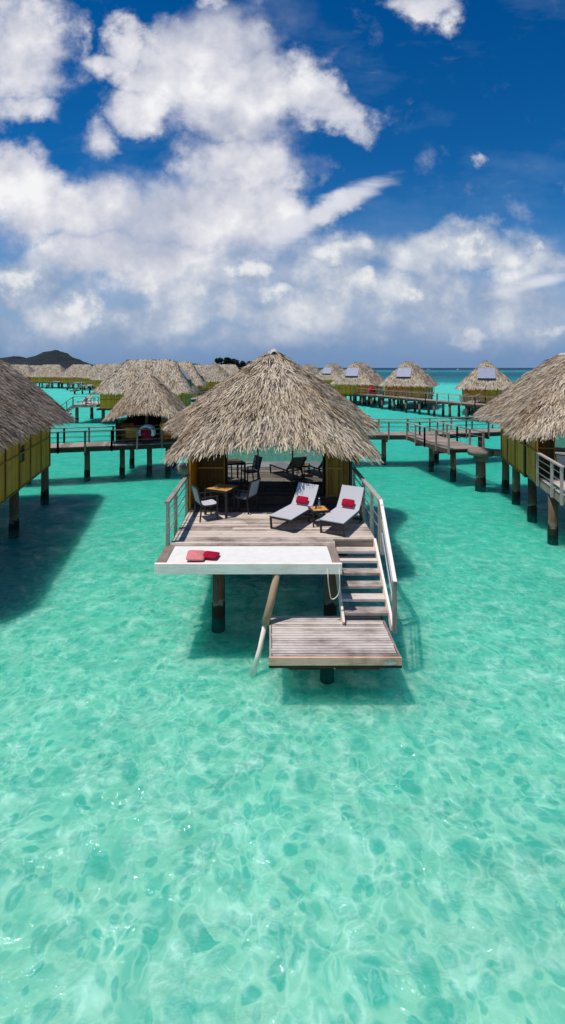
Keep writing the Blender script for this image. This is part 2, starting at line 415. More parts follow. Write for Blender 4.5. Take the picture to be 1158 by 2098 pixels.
# ------------------------------------------------------------------ railing
def railing(parent,p0,p1,n,h=.95,drop=.22,wires=2,mat='rail',posts=True,name='railing',pw=.08,fr=None):
    """straight railing; top rail is the part, posts and wires are its sub-parts"""
    p0=Vector(p0); p1=Vector(p1)
    rl=MB().bar(p0+Vector((0,0,h)),p1+Vector((0,0,h)),.12,.05).build(name,M[mat],parent)
    fr=fr or [i/(n-1) for i in range(n)]
    for f in fr:
        p=p0.lerp(p1,f); MB().bar(p-Vector((0,0,drop)),p+Vector((0,0,h-.025)),pw,pw).build('post',M[mat],rl)
    for k in range(wires):
        z=h*(k+1)/(wires+1)
        MB().bar(p0+Vector((0,0,z)),p1+Vector((0,0,z)),.02,.02).build('rail_wire',M['steel'] if mat=='rail' else M[mat],rl)
    return rl

# ------------------------------------------------------------------ bamboo wall panels
def bamboo(parent,p0,p1,z0,z1,mat='bamboo',step=.07,name='wall',trim=None,th=.05,face=1,trimmat='bamboo_dark',holes=None):
    p0=Vector((*p0,0)); p1=Vector((*p1,0)); L=(p1-p0).length; d=(p1-p0)/L; nrm=Vector((-d.y,d.x,0))
    b=MB(); n=max(2,int(L/step))
    for i in range(n):
        c=p0+d*(L*(i+.5)/n)
        for za,zb in ([(z0,z1)] if not (holes and holes[0]<L*(i+.5)/n<holes[1]) else [(z0,holes[2]),(holes[3],z1)]):
            b.bar(c+Vector((0,0,za)),c+Vector((0,0,zb)),th*random.uniform(.8,1),L/n*.97,up=tuple(d))
    o=b.build(name,M[mat],parent)
    if trim:
        tb=MB()
        for kind,a,q in trim:
            off=nrm*(face*(th/2+.02))
            if kind=='h': tb.bar(p0+off+Vector((0,0,q)),p1+off+Vector((0,0,q)),.04,.05)
            else:
                c=p0+d*a+off*1.05; tb.bar(c+Vector((0,0,z0-.02)),c+Vector((0,0,z1)),.045,.04,up=tuple(d))
        tb.build('wall_trim',M[trimmat],o)
    return o

def pile(parent,x,y,ztop,r=.15,zbot=-.34,mat='pile',seg=12,name='pile'):
    pts=[(x,y,zbot),(x,y,.1),(x+.01,y,.5),(x,y,ztop)]
    return MB().tube(pts,[r*1.1,r*1.08,r,r*.97],seg).build(name,M[mat],parent)

def boards_x(b,x0,x1,y0,y1,z,bw=.14,gap=.010,th=.035,split=True):
    n=max(1,int(round((y1-y0)/bw))); st=(y1-y0)/n
    for i in range(n):
        ya=y0+i*st+gap/2; yb=y0+(i+1)*st-gap/2; dz=random.uniform(-.003,.003)
        cuts=[x0]
        if split:
            c=x0+random.uniform(.8,3.2)
            while c<x1-.6: cuts.append(c); c+=random.uniform(2,3.4)
        cuts.append(x1)
        for a,c in zip(cuts[:-1],cuts[1:]):
            b.box(a+(.003 if a>x0 else 0),c-(.003 if c<x1 else 0),ya,yb,z-th+dz,z+dz)

# ------------------------------------------------------------------ near bungalows
def bungalow(label,loc,rz,seed,main=False,side=0,extra_piles=(),blades=13000,window=False,ext=0,uw=3.5,tm='thatch',ez=0):
    t=thing('overwater_bungalow',label,'bungalow',loc,rz,'large thatched overwater bungalows in the foreground')
    e=1.72; bk=1.72
    half=[(0,2.45,DZ+2.14),(.8,2.45,DZ+2.10),(1.6,2.50,DZ+1.98),(2.3,2.62,DZ+1.80),(2.9,2.85,DZ+1.66),(3.14,3.4,DZ+1.66+ez),(3.08,4.6,DZ+1.78+ez),(3.15,6.2+ext*.5,DZ+1.86+ez),(uw,8.2+ext,DZ+1.92),(uw,9.2+ext,DZ+1.94),(2.9,9.9+ext,DZ+1.9),(1.4,10.2+ext,DZ+1.9),(0,10.3+ext,DZ+1.9)]
    rm=roof_mesh('thatched_roof',M[tm],sym(half),((0.05,5.95,DZ+4.86),(0.05,8.6+ext,DZ+4.86)),.045,blades,.44,.029,3400,.42,seed,.034)
    ro=link('thatched_roof',rm,t)
    # ridge cap
    P=[]
    for i in range(9):
        y=5.55+(3.4+ext)*i/8; P.append([(.05+.24*math.sin(a)*(.5 if i in(0,8) else 1),y,DZ+4.68+(.22*math.cos(a)-.08*abs(math.sin(a)))*(.45 if i in (0,8) else 1)) for a in [R(-75+25*k) for k in range(7)]])
    MB().grid(P).build('ridge_cap',M['ridge'],ro)
    # deck
    b=MB(); boards_x(b,-2.48,1.44,0,.42,DZ); boards_x(b,-2.48,2.48,.42,2.52,DZ)
    dk=b.build('deck',M['deck'],t)
    b=MB(); boards_x(b,-2.48,2.48,2.52,4.32,DZ); b.build('veranda_floor',M['shade'],t)  # colour darkened from the roof's shadow edge backwards
    j=MB()
    j.box(-2.46,1.44,-.0,.05,DZ-.20,DZ-.04); j.box(1.5,2.46,.42,.46,DZ-.20,DZ-.04)
    for u in (-2.42,2.42): j.box(u-.06,u+.06,.47,8.9+ext,DZ-.32,DZ-.04)
    for v in (.35,2.4,4.3,6.5,8.6): j.box(-2.36,2.36,v+.5 if v<1 else v,v+.64 if v<1 else v+.14,DZ-.46,DZ-.05)
    for u in (-1.35,0,1.35): j.box(u-.06,u+.06,.06,8.6,DZ-.30,DZ-.06)
    j.build('floor_beams',M['grey'],t)
    fl=MB(); fl.box(-2.5,2.5,4.33,8.7+ext,DZ-.05,DZ); fl.build('floor',M['brown'],t)
    for u in (-1.35,1.35): pile(t,u,.28,DZ-.2,.15)
    for v in ((4.4,6.9,8.9) if not ext else (3.3,6.3,9.1,13.3)):
        for u in (-2.3,2.3): pile(t,u,v,DZ-.3,.17)
    for u,v in extra_piles: pile(t,u,v,DZ-.2,.16)
    # walls
    zb,zt=DZ-.34,DZ+2.15
    tr=[('h',0,DZ+.98),('h',0,DZ-.30),('v',.08,0),('v',1.5,0),('v',2.9,0),('v',4.15+ext,0)]+([('v',4.35,0),('v',5.7,0),('v',7.2,0)] if ext else [])
    bamboo(t,(2.5,4.55),(2.5,8.75+ext),zb,zt,trim=tr,face=-1,holes=(4.42,5.05,DZ+.62,DZ+1.25) if window else None)
    bamboo(t,(-2.5,4.55),(-2.5,8.75+ext),zb,zt,trim=tr,face=1)
    bamboo(t,(-2.5,8.78+ext),(2.5,8.78+ext),zb,zt,trim=[('h',0,DZ+.98),('v',1.7,0),('v',3.4,0)],face=1)
    if window: MB().box(2.44,2.47,8.95,9.62,DZ+.6,DZ+1.28).build('window',M['solar_dark'],t)
    for u in (-2.5,2.5):
        MB().box(u-.07,u+.07,4.40,4.53,zb,zt).build('corner_post',M['brown'],t)
    # veranda side walls
    vt=[('h',0,DZ+1.0),('v',.07,0)]
    bamboo(t,(-2.5,2.97),(-2.5,4.38),zb+.15,zt-.4,trim=vt,face=1,name='veranda_wall')
    if main:
        bamboo(t,(2.55,2.97),(2.55,4.2),DZ+1.28,zt-.4,name='veranda_wall')
        MB().box(2.51,2.59,4.2,4.3,DZ-.1,zt-.3).build('corner_post',M['brown'],t)
    else:
        bamboo(t,(2.5,2.97),(2.5,4.38),zb+.15,zt-.4,trim=vt,face=-1,name='veranda_wall')
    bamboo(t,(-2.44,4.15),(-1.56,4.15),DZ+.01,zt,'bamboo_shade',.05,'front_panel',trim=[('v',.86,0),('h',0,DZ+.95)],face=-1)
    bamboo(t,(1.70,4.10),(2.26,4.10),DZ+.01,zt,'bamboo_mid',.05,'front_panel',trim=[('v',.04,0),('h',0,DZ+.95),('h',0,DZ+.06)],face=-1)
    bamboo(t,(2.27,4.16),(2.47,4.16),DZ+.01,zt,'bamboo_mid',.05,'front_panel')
    # sliding glass doors
    xs=[-1.54,-.52,.62,1.68]
    for i in range(3):
        a,c=xs[i],xs[i+1]; f=MB()
        f.box(a,a+.05,4.30,4.36,DZ+.01,zt); f.box(c-.05,c,4.30,4.36,DZ+.01,zt) if i==2 else None
        f.box(a+.05,c-.05 if i==2 else c,4.305,4.355,DZ+.01,DZ+.07); f.box(a+.05,c-.05 if i==2 else c,4.305,4.355,zt-.08,zt)
        fo=f.build('glass_door',M['black'],t)
        MB().box(a+.05,c-.05 if i==2 else c,4.325,4.335,DZ+.07,zt-.08).build('pane',M['glass'],fo)
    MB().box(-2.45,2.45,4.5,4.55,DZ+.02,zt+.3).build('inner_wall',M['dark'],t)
    # railings
    railing(t,(-2.56,.12,DZ),(-2.56,2.95,DZ),3,.98,.28,3,'rail',fr=[.03,.36,.93])
    railing(t,(2.60,.40,DZ),(2.60,4.05,DZ),4,.95,.28,3,'rail',fr=[.02,.27,.56,.97])
    # net sunbed frame
    MB().box(-2.56,-2.34,-.98,-.02,DZ-.10,DZ+.012).build('net_side_board',M['grey'],t)
    MB().box(1.24,1.42,-.98,-.02,DZ-.10,DZ+.012).build('net_side_board',M['grey'],t)
    wb=MB(); wb.box(-2.57,1.43,-1.06,-.985,DZ-.20,DZ+.016,.7); wb.build('net_front_board',M['white'],t)
    ib=MB(); ib.box(-2.33,1.23,-.03,-.005,DZ-.12,DZ-.01); ib.build('net_inner_board',M['brown'],t)
    P=[]
    for i in range(25):
        x=-2.335+3.57*i/24; P.append([(x,-.98+.945*k/8,DZ+.002-.03*math.sin(math.pi*i/24)*math.sin(math.pi*k/8)) for k in range(9)])
    MB().grid(P).build('net',M['net'],t)
    if main or side:
        stair(t)
        # entry nub
    nb=MB(); 
    
    nb.tube([(-3.45,9.0,DZ-.28),(-3.45,9.0,DZ+.0)],[.62,.62],20); nb.box(-2.9,-2.45,8.6,9.4,DZ-.26,DZ-.02)
    nb.box(-3.75,-3.15,8.75,9.25,DZ-.60,DZ-.285)
    nb.build('entry_platform',M['grey'],t); pile(t,-3.45,9.0,DZ-.61,.24)
    return t

def stair(t):
    u0,u1=1.47,2.42; s=thing_part('stair',t)
    st=MB()
    sb=[]
    vz=[(.10,1.63),(-.04,1.46),(-.31,1.29),(-.56,1.11),(-.80,.94),(-1.05,.77)]
    o=MB().bar((u1+.03,.42,DZ-.05),(u1+.03,-1.26,.56),.055,.22,.9).build('stair',M['white'],t)
    MB().bar((u0-.03,.40,DZ-.10),(u0-.03,-1.18,.60),.05,.2,.35).build('stringer',M['white'],o)
    for v,z in vz:
        MB().box(u0,u1,v,v+.27,z-.055,z).build('tread',M['slat'],o)
    MB().box(u0,u1,.385,.415,1.60,DZ-.02,.1).build('riser',M['grey'],o)
    # handrail
    h=MB().bar((2.60,.38,DZ+.97),(2.46,-1.42,1.60),.075,.045,.95).build('handrail',M['white'],t)
    MB().bar((2.46,-1.38,.56),(2.46,-1.38,1.60),.08,.08).build('post',M['rail'],h)
    MB().bar((2.60,.25,DZ-.3),(2.60,.25,DZ+.9),.08,.08).build('post',M['rail'],h)
    for k in (1,2):
        MB().bar((2.60,.38,DZ+.97-.32*k),(2.46,-1.38,1.60-.32*k),.025,.025).build('rail_wire',M['steel'],h)
    # landing
    l=MB(); x0,x1=-.12,2.34; y0,y1=-2.26,-.84; n=17; stp=(y1-y0)/n
    for i in range(n):
        l.bar((x0+.05+random.uniform(-.01,.01),y0+(i+.5)*stp,.583),(x1-.05+random.uniform(-.01,.01),y0+(i+.5)*stp,.583),stp*random.uniform(.70,.90),.035)
    lo=l.build('landing_platform',M['slat'],t)
    fb=MB(); fb.box(x0-.01,x1+.01,y0-.045,y0-.005,.455,.60); fb.build('fascia',M['fascia'],lo)
    for x in (x0+.02,x1-.02): MB().box(x-.02,x+.02,y0,y1,.44,.602).build('edge_board',M['rail'],lo)
    jb=MB()
    for x in (.3,1.1,1.9): jb.box(x-.05,x+.05,y0+.03,y1-.03,.40,.563)
    jb.box(x0+.06,x1-.06,-2.0,-1.86,.24,.40); jb.box(x0+.06,x1-.06,-1.3,-1.16,.24,.40)
    jb.bar((.25,-2.12,.36),(.95,-1.75,.12),.10,.14); jb.bar((1.95,-2.12,.36),(1.2,-1.75,.12),.10,.14)
    jb.box(x0-.01,x1+.01,y0-.040,y0-.004,.405,.452,.0)
    jb.build('joists',M['brown'],lo)
    pile(t,1.05,-1.52,.28,.13)
    pl=MB().tube([(2.15,y0-.046,.515),(2.15,y0-.056,.515)],[.001,.001],4)
    P=[[(2.13+.115*math.cos(a)*k,y0-.052-.004*(k>0.5),.512+.045*math.sin(a)*k) for a in [2*math.pi*q/20 for q in range(20)]] for k in (0,1)]
    po=MB().grid(P,closed_v=True).build('number_plate',M['plate'],lo)
    return o
def thing_part(n,t): return None

main=bungalow('large thatched bungalow straight ahead with open sunny deck, white net and stairs to the water',(.12,10.93,0),0,3,main=True,blades=36000,uw=4.2)
leftb=bungalow('dark shaded thatched bungalow cut off by the left edge of the photo',(-9.97,7.96,0),R(11.6),5,blades=34000,window=True,ext=4.5,tm='thatch_shaded',ez=.30,uw=3.3)
rightb=bungalow('sunlit thatched bungalow with olive bamboo wall and deck cut off by the right edge',(11.95,14.26,0),R(-14.5),9,extra_piles=((-2.3,1.9),),blades=34000,ez=.10)

# leaning log under the main deck
lg=thing('leaning_pole','brown round timber pole leaning from the white net board down into the water','pole',(.17,9.95,1.6))
MB().tube([(0,0,0),(-.14,-.1,-.6),(-.26,-.2,-1.0)],[.075,.082,.085],12).build('upper_pole',M['log'],lg)
MB().tube([(-.25,-.19,-.95),(-.36,-.28,-1.45),(-.52,-.42,-1.93)],[.05,.055,.06],10).build('lower_pole',M['white'],lg)

# rope loop
pts=[]
for i in range(21):
    f=i/20; a=math.pi*f
    pts.append((1.24+.125-.125*math.cos(a)+.02*math.sin(a*3),9.86-.012,1.70-.62*math.sin(a)**.55 if 0<f<1 else 1.72))
ro=MB().tube(pts,.011,6).build('rope_loop',M['rope']); tag(ro,'thin pale rope hanging in a loop from the white front board near the stairs','rope')

# ------------------------------------------------------------------ furniture on main deck
make_lounger('left grey sun lounger with a red cushion, closer to the dining table',(.30,11.90,DZ),R(-31))
make_lounger('right grey sun lounger with a red cushion, beside the right railing',(1.57,11.60,DZ),R(-29))
def lump(name,mat,label,cat,loc,rot,size,group=None,e=.35,pinch=.35):
    o=rounded(*size,e=e,pinch=pinch).build(name,mat); o.location=loc; o.rotation_euler=rot
    return tag(o,label,cat,group)
def on_lounger(base,rz,off):
    c,s=math.cos(rz),math.sin(rz); return (base[0]+c*off[0]-s*off[1],base[1]+s*off[0]+c*off[1],base[2]+off[2])
lump('cushion',M['red'],'red cushion leaning on the backrest of the left lounger','cushion',on_lounger((.30,11.90,DZ),R(-31),(0,1.19,.51)),(R(54),0,R(-31)),(.36,.22,.10),'red lumbar cushions')
lump('cushion',M['red'],'red cushion leaning on the backrest of the right lounger by the railing','cushion',on_lounger((1.57,11.60,DZ),R(-29),(0,1.19,.51)),(R(54),0,R(-29)),(.36,.22,.10),'red lumbar cushions')
lump('cushion',M['pink'],'faded pink square cushion lying on the white net','cushion',(-1.62,10.22,DZ+.06),(0,R(3),R(4)),(.40,.50,.13),None,.25,.2)
lump('cushion',M['red'],'red cushion lying tilted on the white net beside the pink cushion','cushion',(-1.30,10.27,DZ+.05),(R(-2),R(3),R(-9)),(.36,.36,.10),None,.25,.25)
st=make_table('low square side table with orange top between the two loungers',(1.33,12.45,DZ),R(12),'side_table',.46,.42,.035,cat='side table')
bo=lathe([(0,0),(.034,.0),(.036,.02),(.036,.15),(.03,.18),(.014,.21),(.013,.245),(0,.247)]).build('water_bottle',M['bottle']); bo.location=(1.34,12.46,DZ+.424); tag(bo,'clear plastic water bottle standing on the small orange side table','bottle')
MB().tube([(0,0,.247),(0,0,.27)],.015,10).build('cap',M['paint'],bo)
gl=lathe([(0,0),(.03,0),(.033,.1),(.031,.1),(.028,.006),(0,.006)]).build('drinking_glass',M['bottle']); gl.location=(1.25,12.40,DZ+.424); tag(gl,'short clear drinking glass beside the bottle on the side table','glass')
tb=make_table('square dining table with orange wooden top and dark legs on the left of the deck',(-1.36,13.40,DZ),R(-26),'dining_table',.72,.74,.055)
make_chair('dining chair at the left of the table with its pale seat facing right',(-1.76,12.92,DZ),R(-62))
make_chair('dining chair at the right of the table, seen from its grey back in the shade',(-.70,13.62,DZ),R(60))
# a few things on the neighbour's veranda
p=Matrix.Rotation(R(-14.5),3,'Z')@Vector((-1.5,2.9,0))
make_chair('dark dining chair in the shade on the veranda of the right-hand bungalow',(11.95+p.x,14.26+p.y,DZ),R(-60),'dining chairs on the deck')
p=Matrix.Rotation(R(-14.5),3,'Z')@Vector((-1.0,3.3,0))
make_table('dark-legged dining table in the shade on the right-hand bungalow veranda',(11.95+p.x,14.26+p.y,DZ),R(-10),'dining_table',.86,.74,.055)

# ------------------------------------------------------------------ jetties
def jetty(label,pts,width=1.5,z=1.7,post=1.6,pil=3.2,rails=(1,1),rh=.85,group=None,mat='jetty',bw=.16,wires=2,pr=.13,single=False):
    o0=Vector((*pts[0],0)); t=thing('jetty',label,'jetty',tuple(o0),0,group)
    P=[Vector((*p,0))-o0 for p in pts]; b=MB(); bm_=MB()
    nr=[]
    for i in range(len(P)):
        a=(P[min(i+1,len(P)-1)]-P[max(i-1,0)]).normalized(); nr.append(Vector((-a.y,a.x,0)))
    npst=0
    for i in range(len(P)-1):
        p,q=P[i],P[i+1]; d=(q-p); L=d.length; d/=L; nn=Vector((-d.y,d.x,0)); k=max(1,int(L/bw))
        for j in range(k):
            f0=(j+.5)/k; c=p.lerp(q,f0); wv=nr[i].lerp(nr[i+1],f0)
            b.bar(c-wv*width/2+Vector((0,0,z-.02)),c+wv*width/2+Vector((0,0,z-.02)),L/k*.93,.04)
        for sgn in (-1,1):
            bm_.bar(p+nr[i]*sgn*(width/2-.04)+Vector((0,0,z-.16)),q+nr[i+1]*sgn*(width/2-.04)+Vector((0,0,z-.16)),.07,.23)
        k=max(1,int(round(L/pil)))
        for j in range(k):
            c=p.lerp(q,(j+.5)/k); wv=nn
            for sgn in ((0,) if single else (-1,1)): pile(t,*(c+wv*sgn*(width/2-.22)).xy,z-.3,pr,seg=10)
            bm_.bar(c-wv*(width/2)+Vector((0,0,z-.36)),c+wv*(width/2)+Vector((0,0,z-.36)),.14,.16)
        for sgn,on in ((-1,rails[0]),(1,rails[1])):
            if not on: continue
            k=max(2,int(round(L/post))+1)
            railing(t,p+nr[i]*sgn*(width/2+.02)+Vector((0,0,z)),q+nr[i+1]*sgn*(width/2+.02)+Vector((0,0,z)),k,rh,.30,wires,mat,pw=.085)
    b.build('walkway',M[mat],t); bm_.build('beams',M['brown'],t)
    return t
jetty('long curved jetty behind the nearest bungalows, passing the small thatched hut',[(-18,24.2),(-11.5,25.6),(-8.9,26.3),(-5.0,27.4),(0,28.9),(5.5,30.2),(9.4,30.2),(16,32)],1.6,pil=3.9,pr=.15,single=True)
jetty('short wide jetty spur leading from the long jetty to the right-hand bungalow',[(9.7,29.4),(10.0,27.0),(10.45,24.6)],2.0,post=1.1,pr=.15,single=True)
jetty('distant jetty with many dark piles in front of the right row of bungalows',[(6,97),(11.7,87.5),(17.3,72),(21.5,61.5),(24.8,54.5),(31,46)],2.0,post=2.0,pil=2.7,wires=1,pr=.15,rh=.9)
jetty('distant jetty between the big rear bungalow and the main roof',[(-13,58),(-10.2,66),(-9.4,76),(-8.2,110)],2.0,post=2.2,pil=3.5,wires=1,pr=.18)

# ------------------------------------------------------------------ small hut on the jetty
def hut():
    x0,y0=-7.25,27.95
    t=thing('thatched_hut','small open-fronted hut with pointed thatched roof standing on the long jetty','hut',(x0,y0,0),R(4))
    half=[(0,-2.0,3.62),(.8,-2.0,3.55),(1.5,-1.95,3.35),(2.05,-1.7,3.18),(2.2,-.9,3.2),(2.25,.5,3.3),(2.1,1.7,3.3),(1.2,2.1,3.35),(0,2.15,3.38)]
    link('thatched_roof',roof_mesh('thatched_roof',M['thatch'],sym(half),((0,-.1,5.62),(0,.25,5.62)),.05,15000,.36,.030,1200,.28,21,.024,n=56),t)
    f=MB(); boards_x(f,-1.75,1.75,-1.45,1.7,1.72,.16); f.build('floor',M['jetty'],t)
    for x in (-1.6,1.6):
        for y in (-1.2,1.55): MB().box(x-.06,x+.06,y-.06,y+.06,1.72,3.6).build('post',M['brown'],t)
    MB().box(-.2,-.05,-.2,-.05,1.72,4.4).build('post',M['grey'],t)
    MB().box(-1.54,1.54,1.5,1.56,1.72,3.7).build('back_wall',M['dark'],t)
    for s in (-1,1): bamboo(t,(s*1.62,-1.1),(s*1.62,1.5),1.72,2.75,'bamboo_dark',.08,'side_wall')
    bamboo(t,(-1.5,-.6),(-.75,-.6),1.74,2.72,'bamboo_dark',.08,'counter')
    bamboo(t,(.75,-.55),(1.5,-.55),1.74,2.75,'bamboo',.08,'counter')
    MB().box(.8,1.45,-.40,-.36,2.76,3.3).build('notice_panel',M['panel'],t)
    for x in (-1.3,1.3):
        for y in (-1.2,1.3): pile(t,x,y,1.6,.15)
    MB().box(-1.7,1.7,-1.4,1.6,1.45,1.67).build('floor_beams',M['brown'],t)
    return t
hut()
def crate():
    t=thing('crate','orange wooden box standing at the left of the small hut opening','box',(-7.85,26.62,1.70),R(3))
    b=MB()
    for k in range(4): b.box(-.33,.33,-.25,.25,.30+.13*k,.42+.13*k)
    b.build('box_body',M['orange'],t); MB().box(-.36,.36,-.28,.28,.825,.87).build('lid',M['orange'],t)
    for x in (-.3,.3):
        for y in (-.2,.2): MB().box(x-.03,x+.03,y-.03,y+.03,0,.30).build('leg',M['brown'],t)
crate()
def cart(label,loc,s=1,rz=0,group=None,cloth='whitecloth',cname='white_cloth'):
    t=thing('covered_cart',label,'cart',loc,rz,group)
    lathe([(0,.18),(.26*s,.20),(.36*s,.42),(.39*s,.72),(.37*s,.82),(0,.84)],18).build('body',M['red'],t)
    P=[]
    for i in range(19):
        a=R(-25+230*i/18); c=Vector((.38*s*math.cos(a),0,.62+.36*s*math.sin(a)))
        ax=Vector((math.cos(a),0,math.sin(a))); P.append([tuple(c+ax*(.10*math.cos(q))+Vector((0,.34*math.sin(q),0))) for q in [2*math.pi*k/10 for k in range(10)]])
    MB().grid(P,closed_v=True).build(cname,M[cloth],t)
    for x in (-.2,.2): MB().bar((x,0,.0),(x*.8,0,.24),.05,.05).build('leg',M['black'],t)
cart('dark red round cart under a white cloth on the jetty before the hut',(-6.95,26.35,1.7))

# ------------------------------------------------------------------ far bungalows (shared meshes)
def far_proto():
    t=thing('overwater_bungalow','x','bungalow')
    half=[(0,0,3.45),(2.3,.02,3.4),(3.5,.35,3.32),(3.75,1.5,3.3),(3.75,9.4,3.3),(3.5,10.6,3.32),(2.3,11,3.4),(0,11,3.4)]
    ro=link('thatched_roof',roof_mesh('thatched_roof',M['thatch_far'],sym(half),((0,3.2,7.0),(0,8.5,7.0)),.02,7000,.5,.08,900,.35,33,.03,n=60),t)
    for a,b,f in (((2.9,.9),(2.9,10.1),-1),((-2.9,.9),(-2.9,10.1),1),((-2.85,10.13),(2.85,10.13),1),((-2.85,.87),(2.85,.87),-1)):
        bamboo(t,a,b,1.4,3.75,'bamboo_far',.16,'wall',trim=[('h',0,2.4),('v',1.6,0),('v',3.9,0)]+([('v',6.6,0),('v',9.1,0)] if a[0]==b[0] else []),face=f,trimmat='bamboo_mid')
    d=MB(); d.box(-2.95,2.95,.5,10.5,1.2,1.39); d.build('floor',M['brown'],t)
    dk=MB(); boards_x(dk,-2.6,2.6,-2.4,.45,1.8,.2,split=False); dk.box(-2.6,2.6,-2.38,.4,1.5,1.75); dk.build('deck',M['deck'],t)
    for u in (-2.2,2.2):
        for v in (-2,1,4,7,10): pile(t,u,v,1.45 if v<0 else 1.19,.2,seg=8)
    railing(t,(-2.6,-2.3,1.8),(-2.6,.6,1.8),3,.9,.1,1,'grey'); railing(t,(2.6,-2.3,1.8),(2.6,.6,1.8),3,.9,.1,1,'grey')
    s=MB(); s.bar((1.2,-2.4,1.7),(1.2,-3.9,.6),.06,.2); s.bar((2.2,-2.4,1.7),(2.2,-3.9,.6),.06,.2)
    for k in range(5): s.box(1.2,2.2,-2.75-.25*k,-2.5-.25*k,1.4-.19*k,1.46-.19*k)
    s.build('stair',M['grey'],t)
    h=railing(t,(2.25,-2.4,1.8),(2.25,-3.9,.65),3,.9,.1,1,'grey',name='handrail')
    l=MB(); boards_x(l,-.2,2.4,-5.0,-3.6,.6,.12,split=False); l.box(-.2,2.4,-4.98,-3.62,.35,.55); l.build('landing_platform',M['grey'],t); pile(t,1.1,-4.3,.34,.2,seg=8)
    return t
def solar(t,mat,x=0.0,w=2.1):
    # on the back hip (y 8.5..11)
    p0=Vector((x,10.25,4.50)); p1=Vector((x,9.25,5.85)); n=(p1-p0).normalized()
    up=Vector((0,n.z,-n.y)); off=up*.16
    o=MB().bar(p0+off,p1+off,w,.05,up=tuple(up)).build('solar_panel',M[mat],t)
    MB().bar(p0+off-n*.09+Vector((x-w/2-.03,0,0)),p0+off-n*.09+Vector((x+w/2+.03,0,0)),.16,.12).build('panel_frame',M['black'],o)
    return o
FP=far_proto(); first=[True]
sols=[]
def far(label,px,d,rz,sol=None):
    o=FP if first[0] else copy_tree(FP); first[0]=False
    o.location=((px-VX)*d/F,d,0); o.rotation_euler=(0,0,R(rz)); o['label']=label; o['category']='bungalow'; o['group']='thatched overwater bungalows in the distant rows'
    sols.append((o,sol)); return o
# px is the image column of local origin (front eave centre)
def far_c(label,px,d,rz,sol=None):   # by roof centre
    a=R(rz); cx,cy=-math.sin(a)*5.5,math.cos(a)*5.5
    X=(px-VX)*d/F; o=far(label,0,1,rz,sol); o.location=(X-cx,d-cy,0); return o
far_c('big rear bungalow with long ridge right behind the small hut',303,55,-90,'solar_dark')
far_c('bungalow mostly hidden behind the right end of the big rear bungalow roof',352,76,-88,'solar_dark')
far_c('bungalow peeking out just left of the big rear bungalow roof',240,112,-90,None)
far_c('bungalow fourth from the left in the far left row',212,132,-90,None)
far_c('bungalow third from the left in the far left row',165,142,-90,None)
far_c('bungalow second from the left in the far left row, below the mountain',103,147,-90,None)
far_c('leftmost bungalow in the far left row, partly behind the dark left roof',38,150,-90,None)
far_c('bungalow roof glimpsed in the gap between the two leftmost far roofs',70,200,-90,None)
far_c('small distant bungalow with pale trapezoid roof left of the main roof',440,98,180,None)
far_c('distant bungalow below the dark trees, right of the pale trapezoid roof',462,142,-80,'solar_dark')
far_c('distant bungalow with pale roof just right of the big rear roof',412,150,-80,None)
far_c('distant bungalow half hidden by the right slope of the main roof',634,140,152,None)
far_c('fourth bungalow from the right in the distant right row, small with pale panel',684,112,152,'solar')
far_c('third bungalow from the right in the distant right row, above the red cart',738,82,152,'solar')
far_c('second bungalow from the right in the distant right row',840,75,152,'solar')
far_c('rightmost bungalow in the distant right row, next to the near right roof',996,65,156,'solar')
for o,s in sols:
    if s: solar(o,s)
cart('small bright red covered cart on the distant jetty by the third far bungalow',(16.6,75.0,1.7),1.3,cloth='brightred',cname='cover')
def spur(label,a,b): jetty(label,[a,b],1.4,post=2,pil=3,wires=1,pr=.16,rh=.9)
spur('short gangway from the distant jetty to the third far bungalow',(15.6,77.0),(17.0,79.2))
spur('short gangway from the distant jetty to the second far bungalow',(19.0,69.2),(22.0,72.4))
spur('short gangway from the distant jetty to the rightmost far bungalow',(24.6,57.0),(28.0,62.4))

make_lounger('far sun lounger on the side deck of the big rear bungalow',(-21.6,52.9,1.8),R(-20))
lump('cushion',M['red'],'red cushion on the sun lounger of the big rear bungalow deck','cushion',(-21.3,53.7,2.25),(R(30),0,R(-20)),(.5,.4,.16))
make_table('small orange-topped table on the side deck of the big rear bungalow',(-20.5,53.2,1.8),R(10),'dining_table',.8,.74,.05)
# ------------------------------------------------------------------ boats near the horizon
def boat(label,px,d,s=1):
    t=thing('motor_boat',label,'boat',((px-VX)*d/F,d,0),R(20))
    P=[]
    for i in range(9):
        f=i/8; x=-4+8*f; w=1.3*(1-max(0,f-.45)**2*3.2); P.append([(x,-w,1.1+.3*f),(x,-w*.7,.0),(x,0,-.2),(x,w*.7,0),(x,w,1.1+.3*f)])
    h=MB().grid(P)
    h.grid([[P[i][0],P[i][4]] for i in range(9)]); h.build('hull',M['paint'],t)
    MB().box(-2,1.2,-.9,.9,1.15,2.6).build('cabin',M['paint'],t)
boat('tiny white boat near the horizon, left of the other boat',878,1250)
boat('tiny white boat near the horizon, closer to the rightmost far bungalow',939,1150)

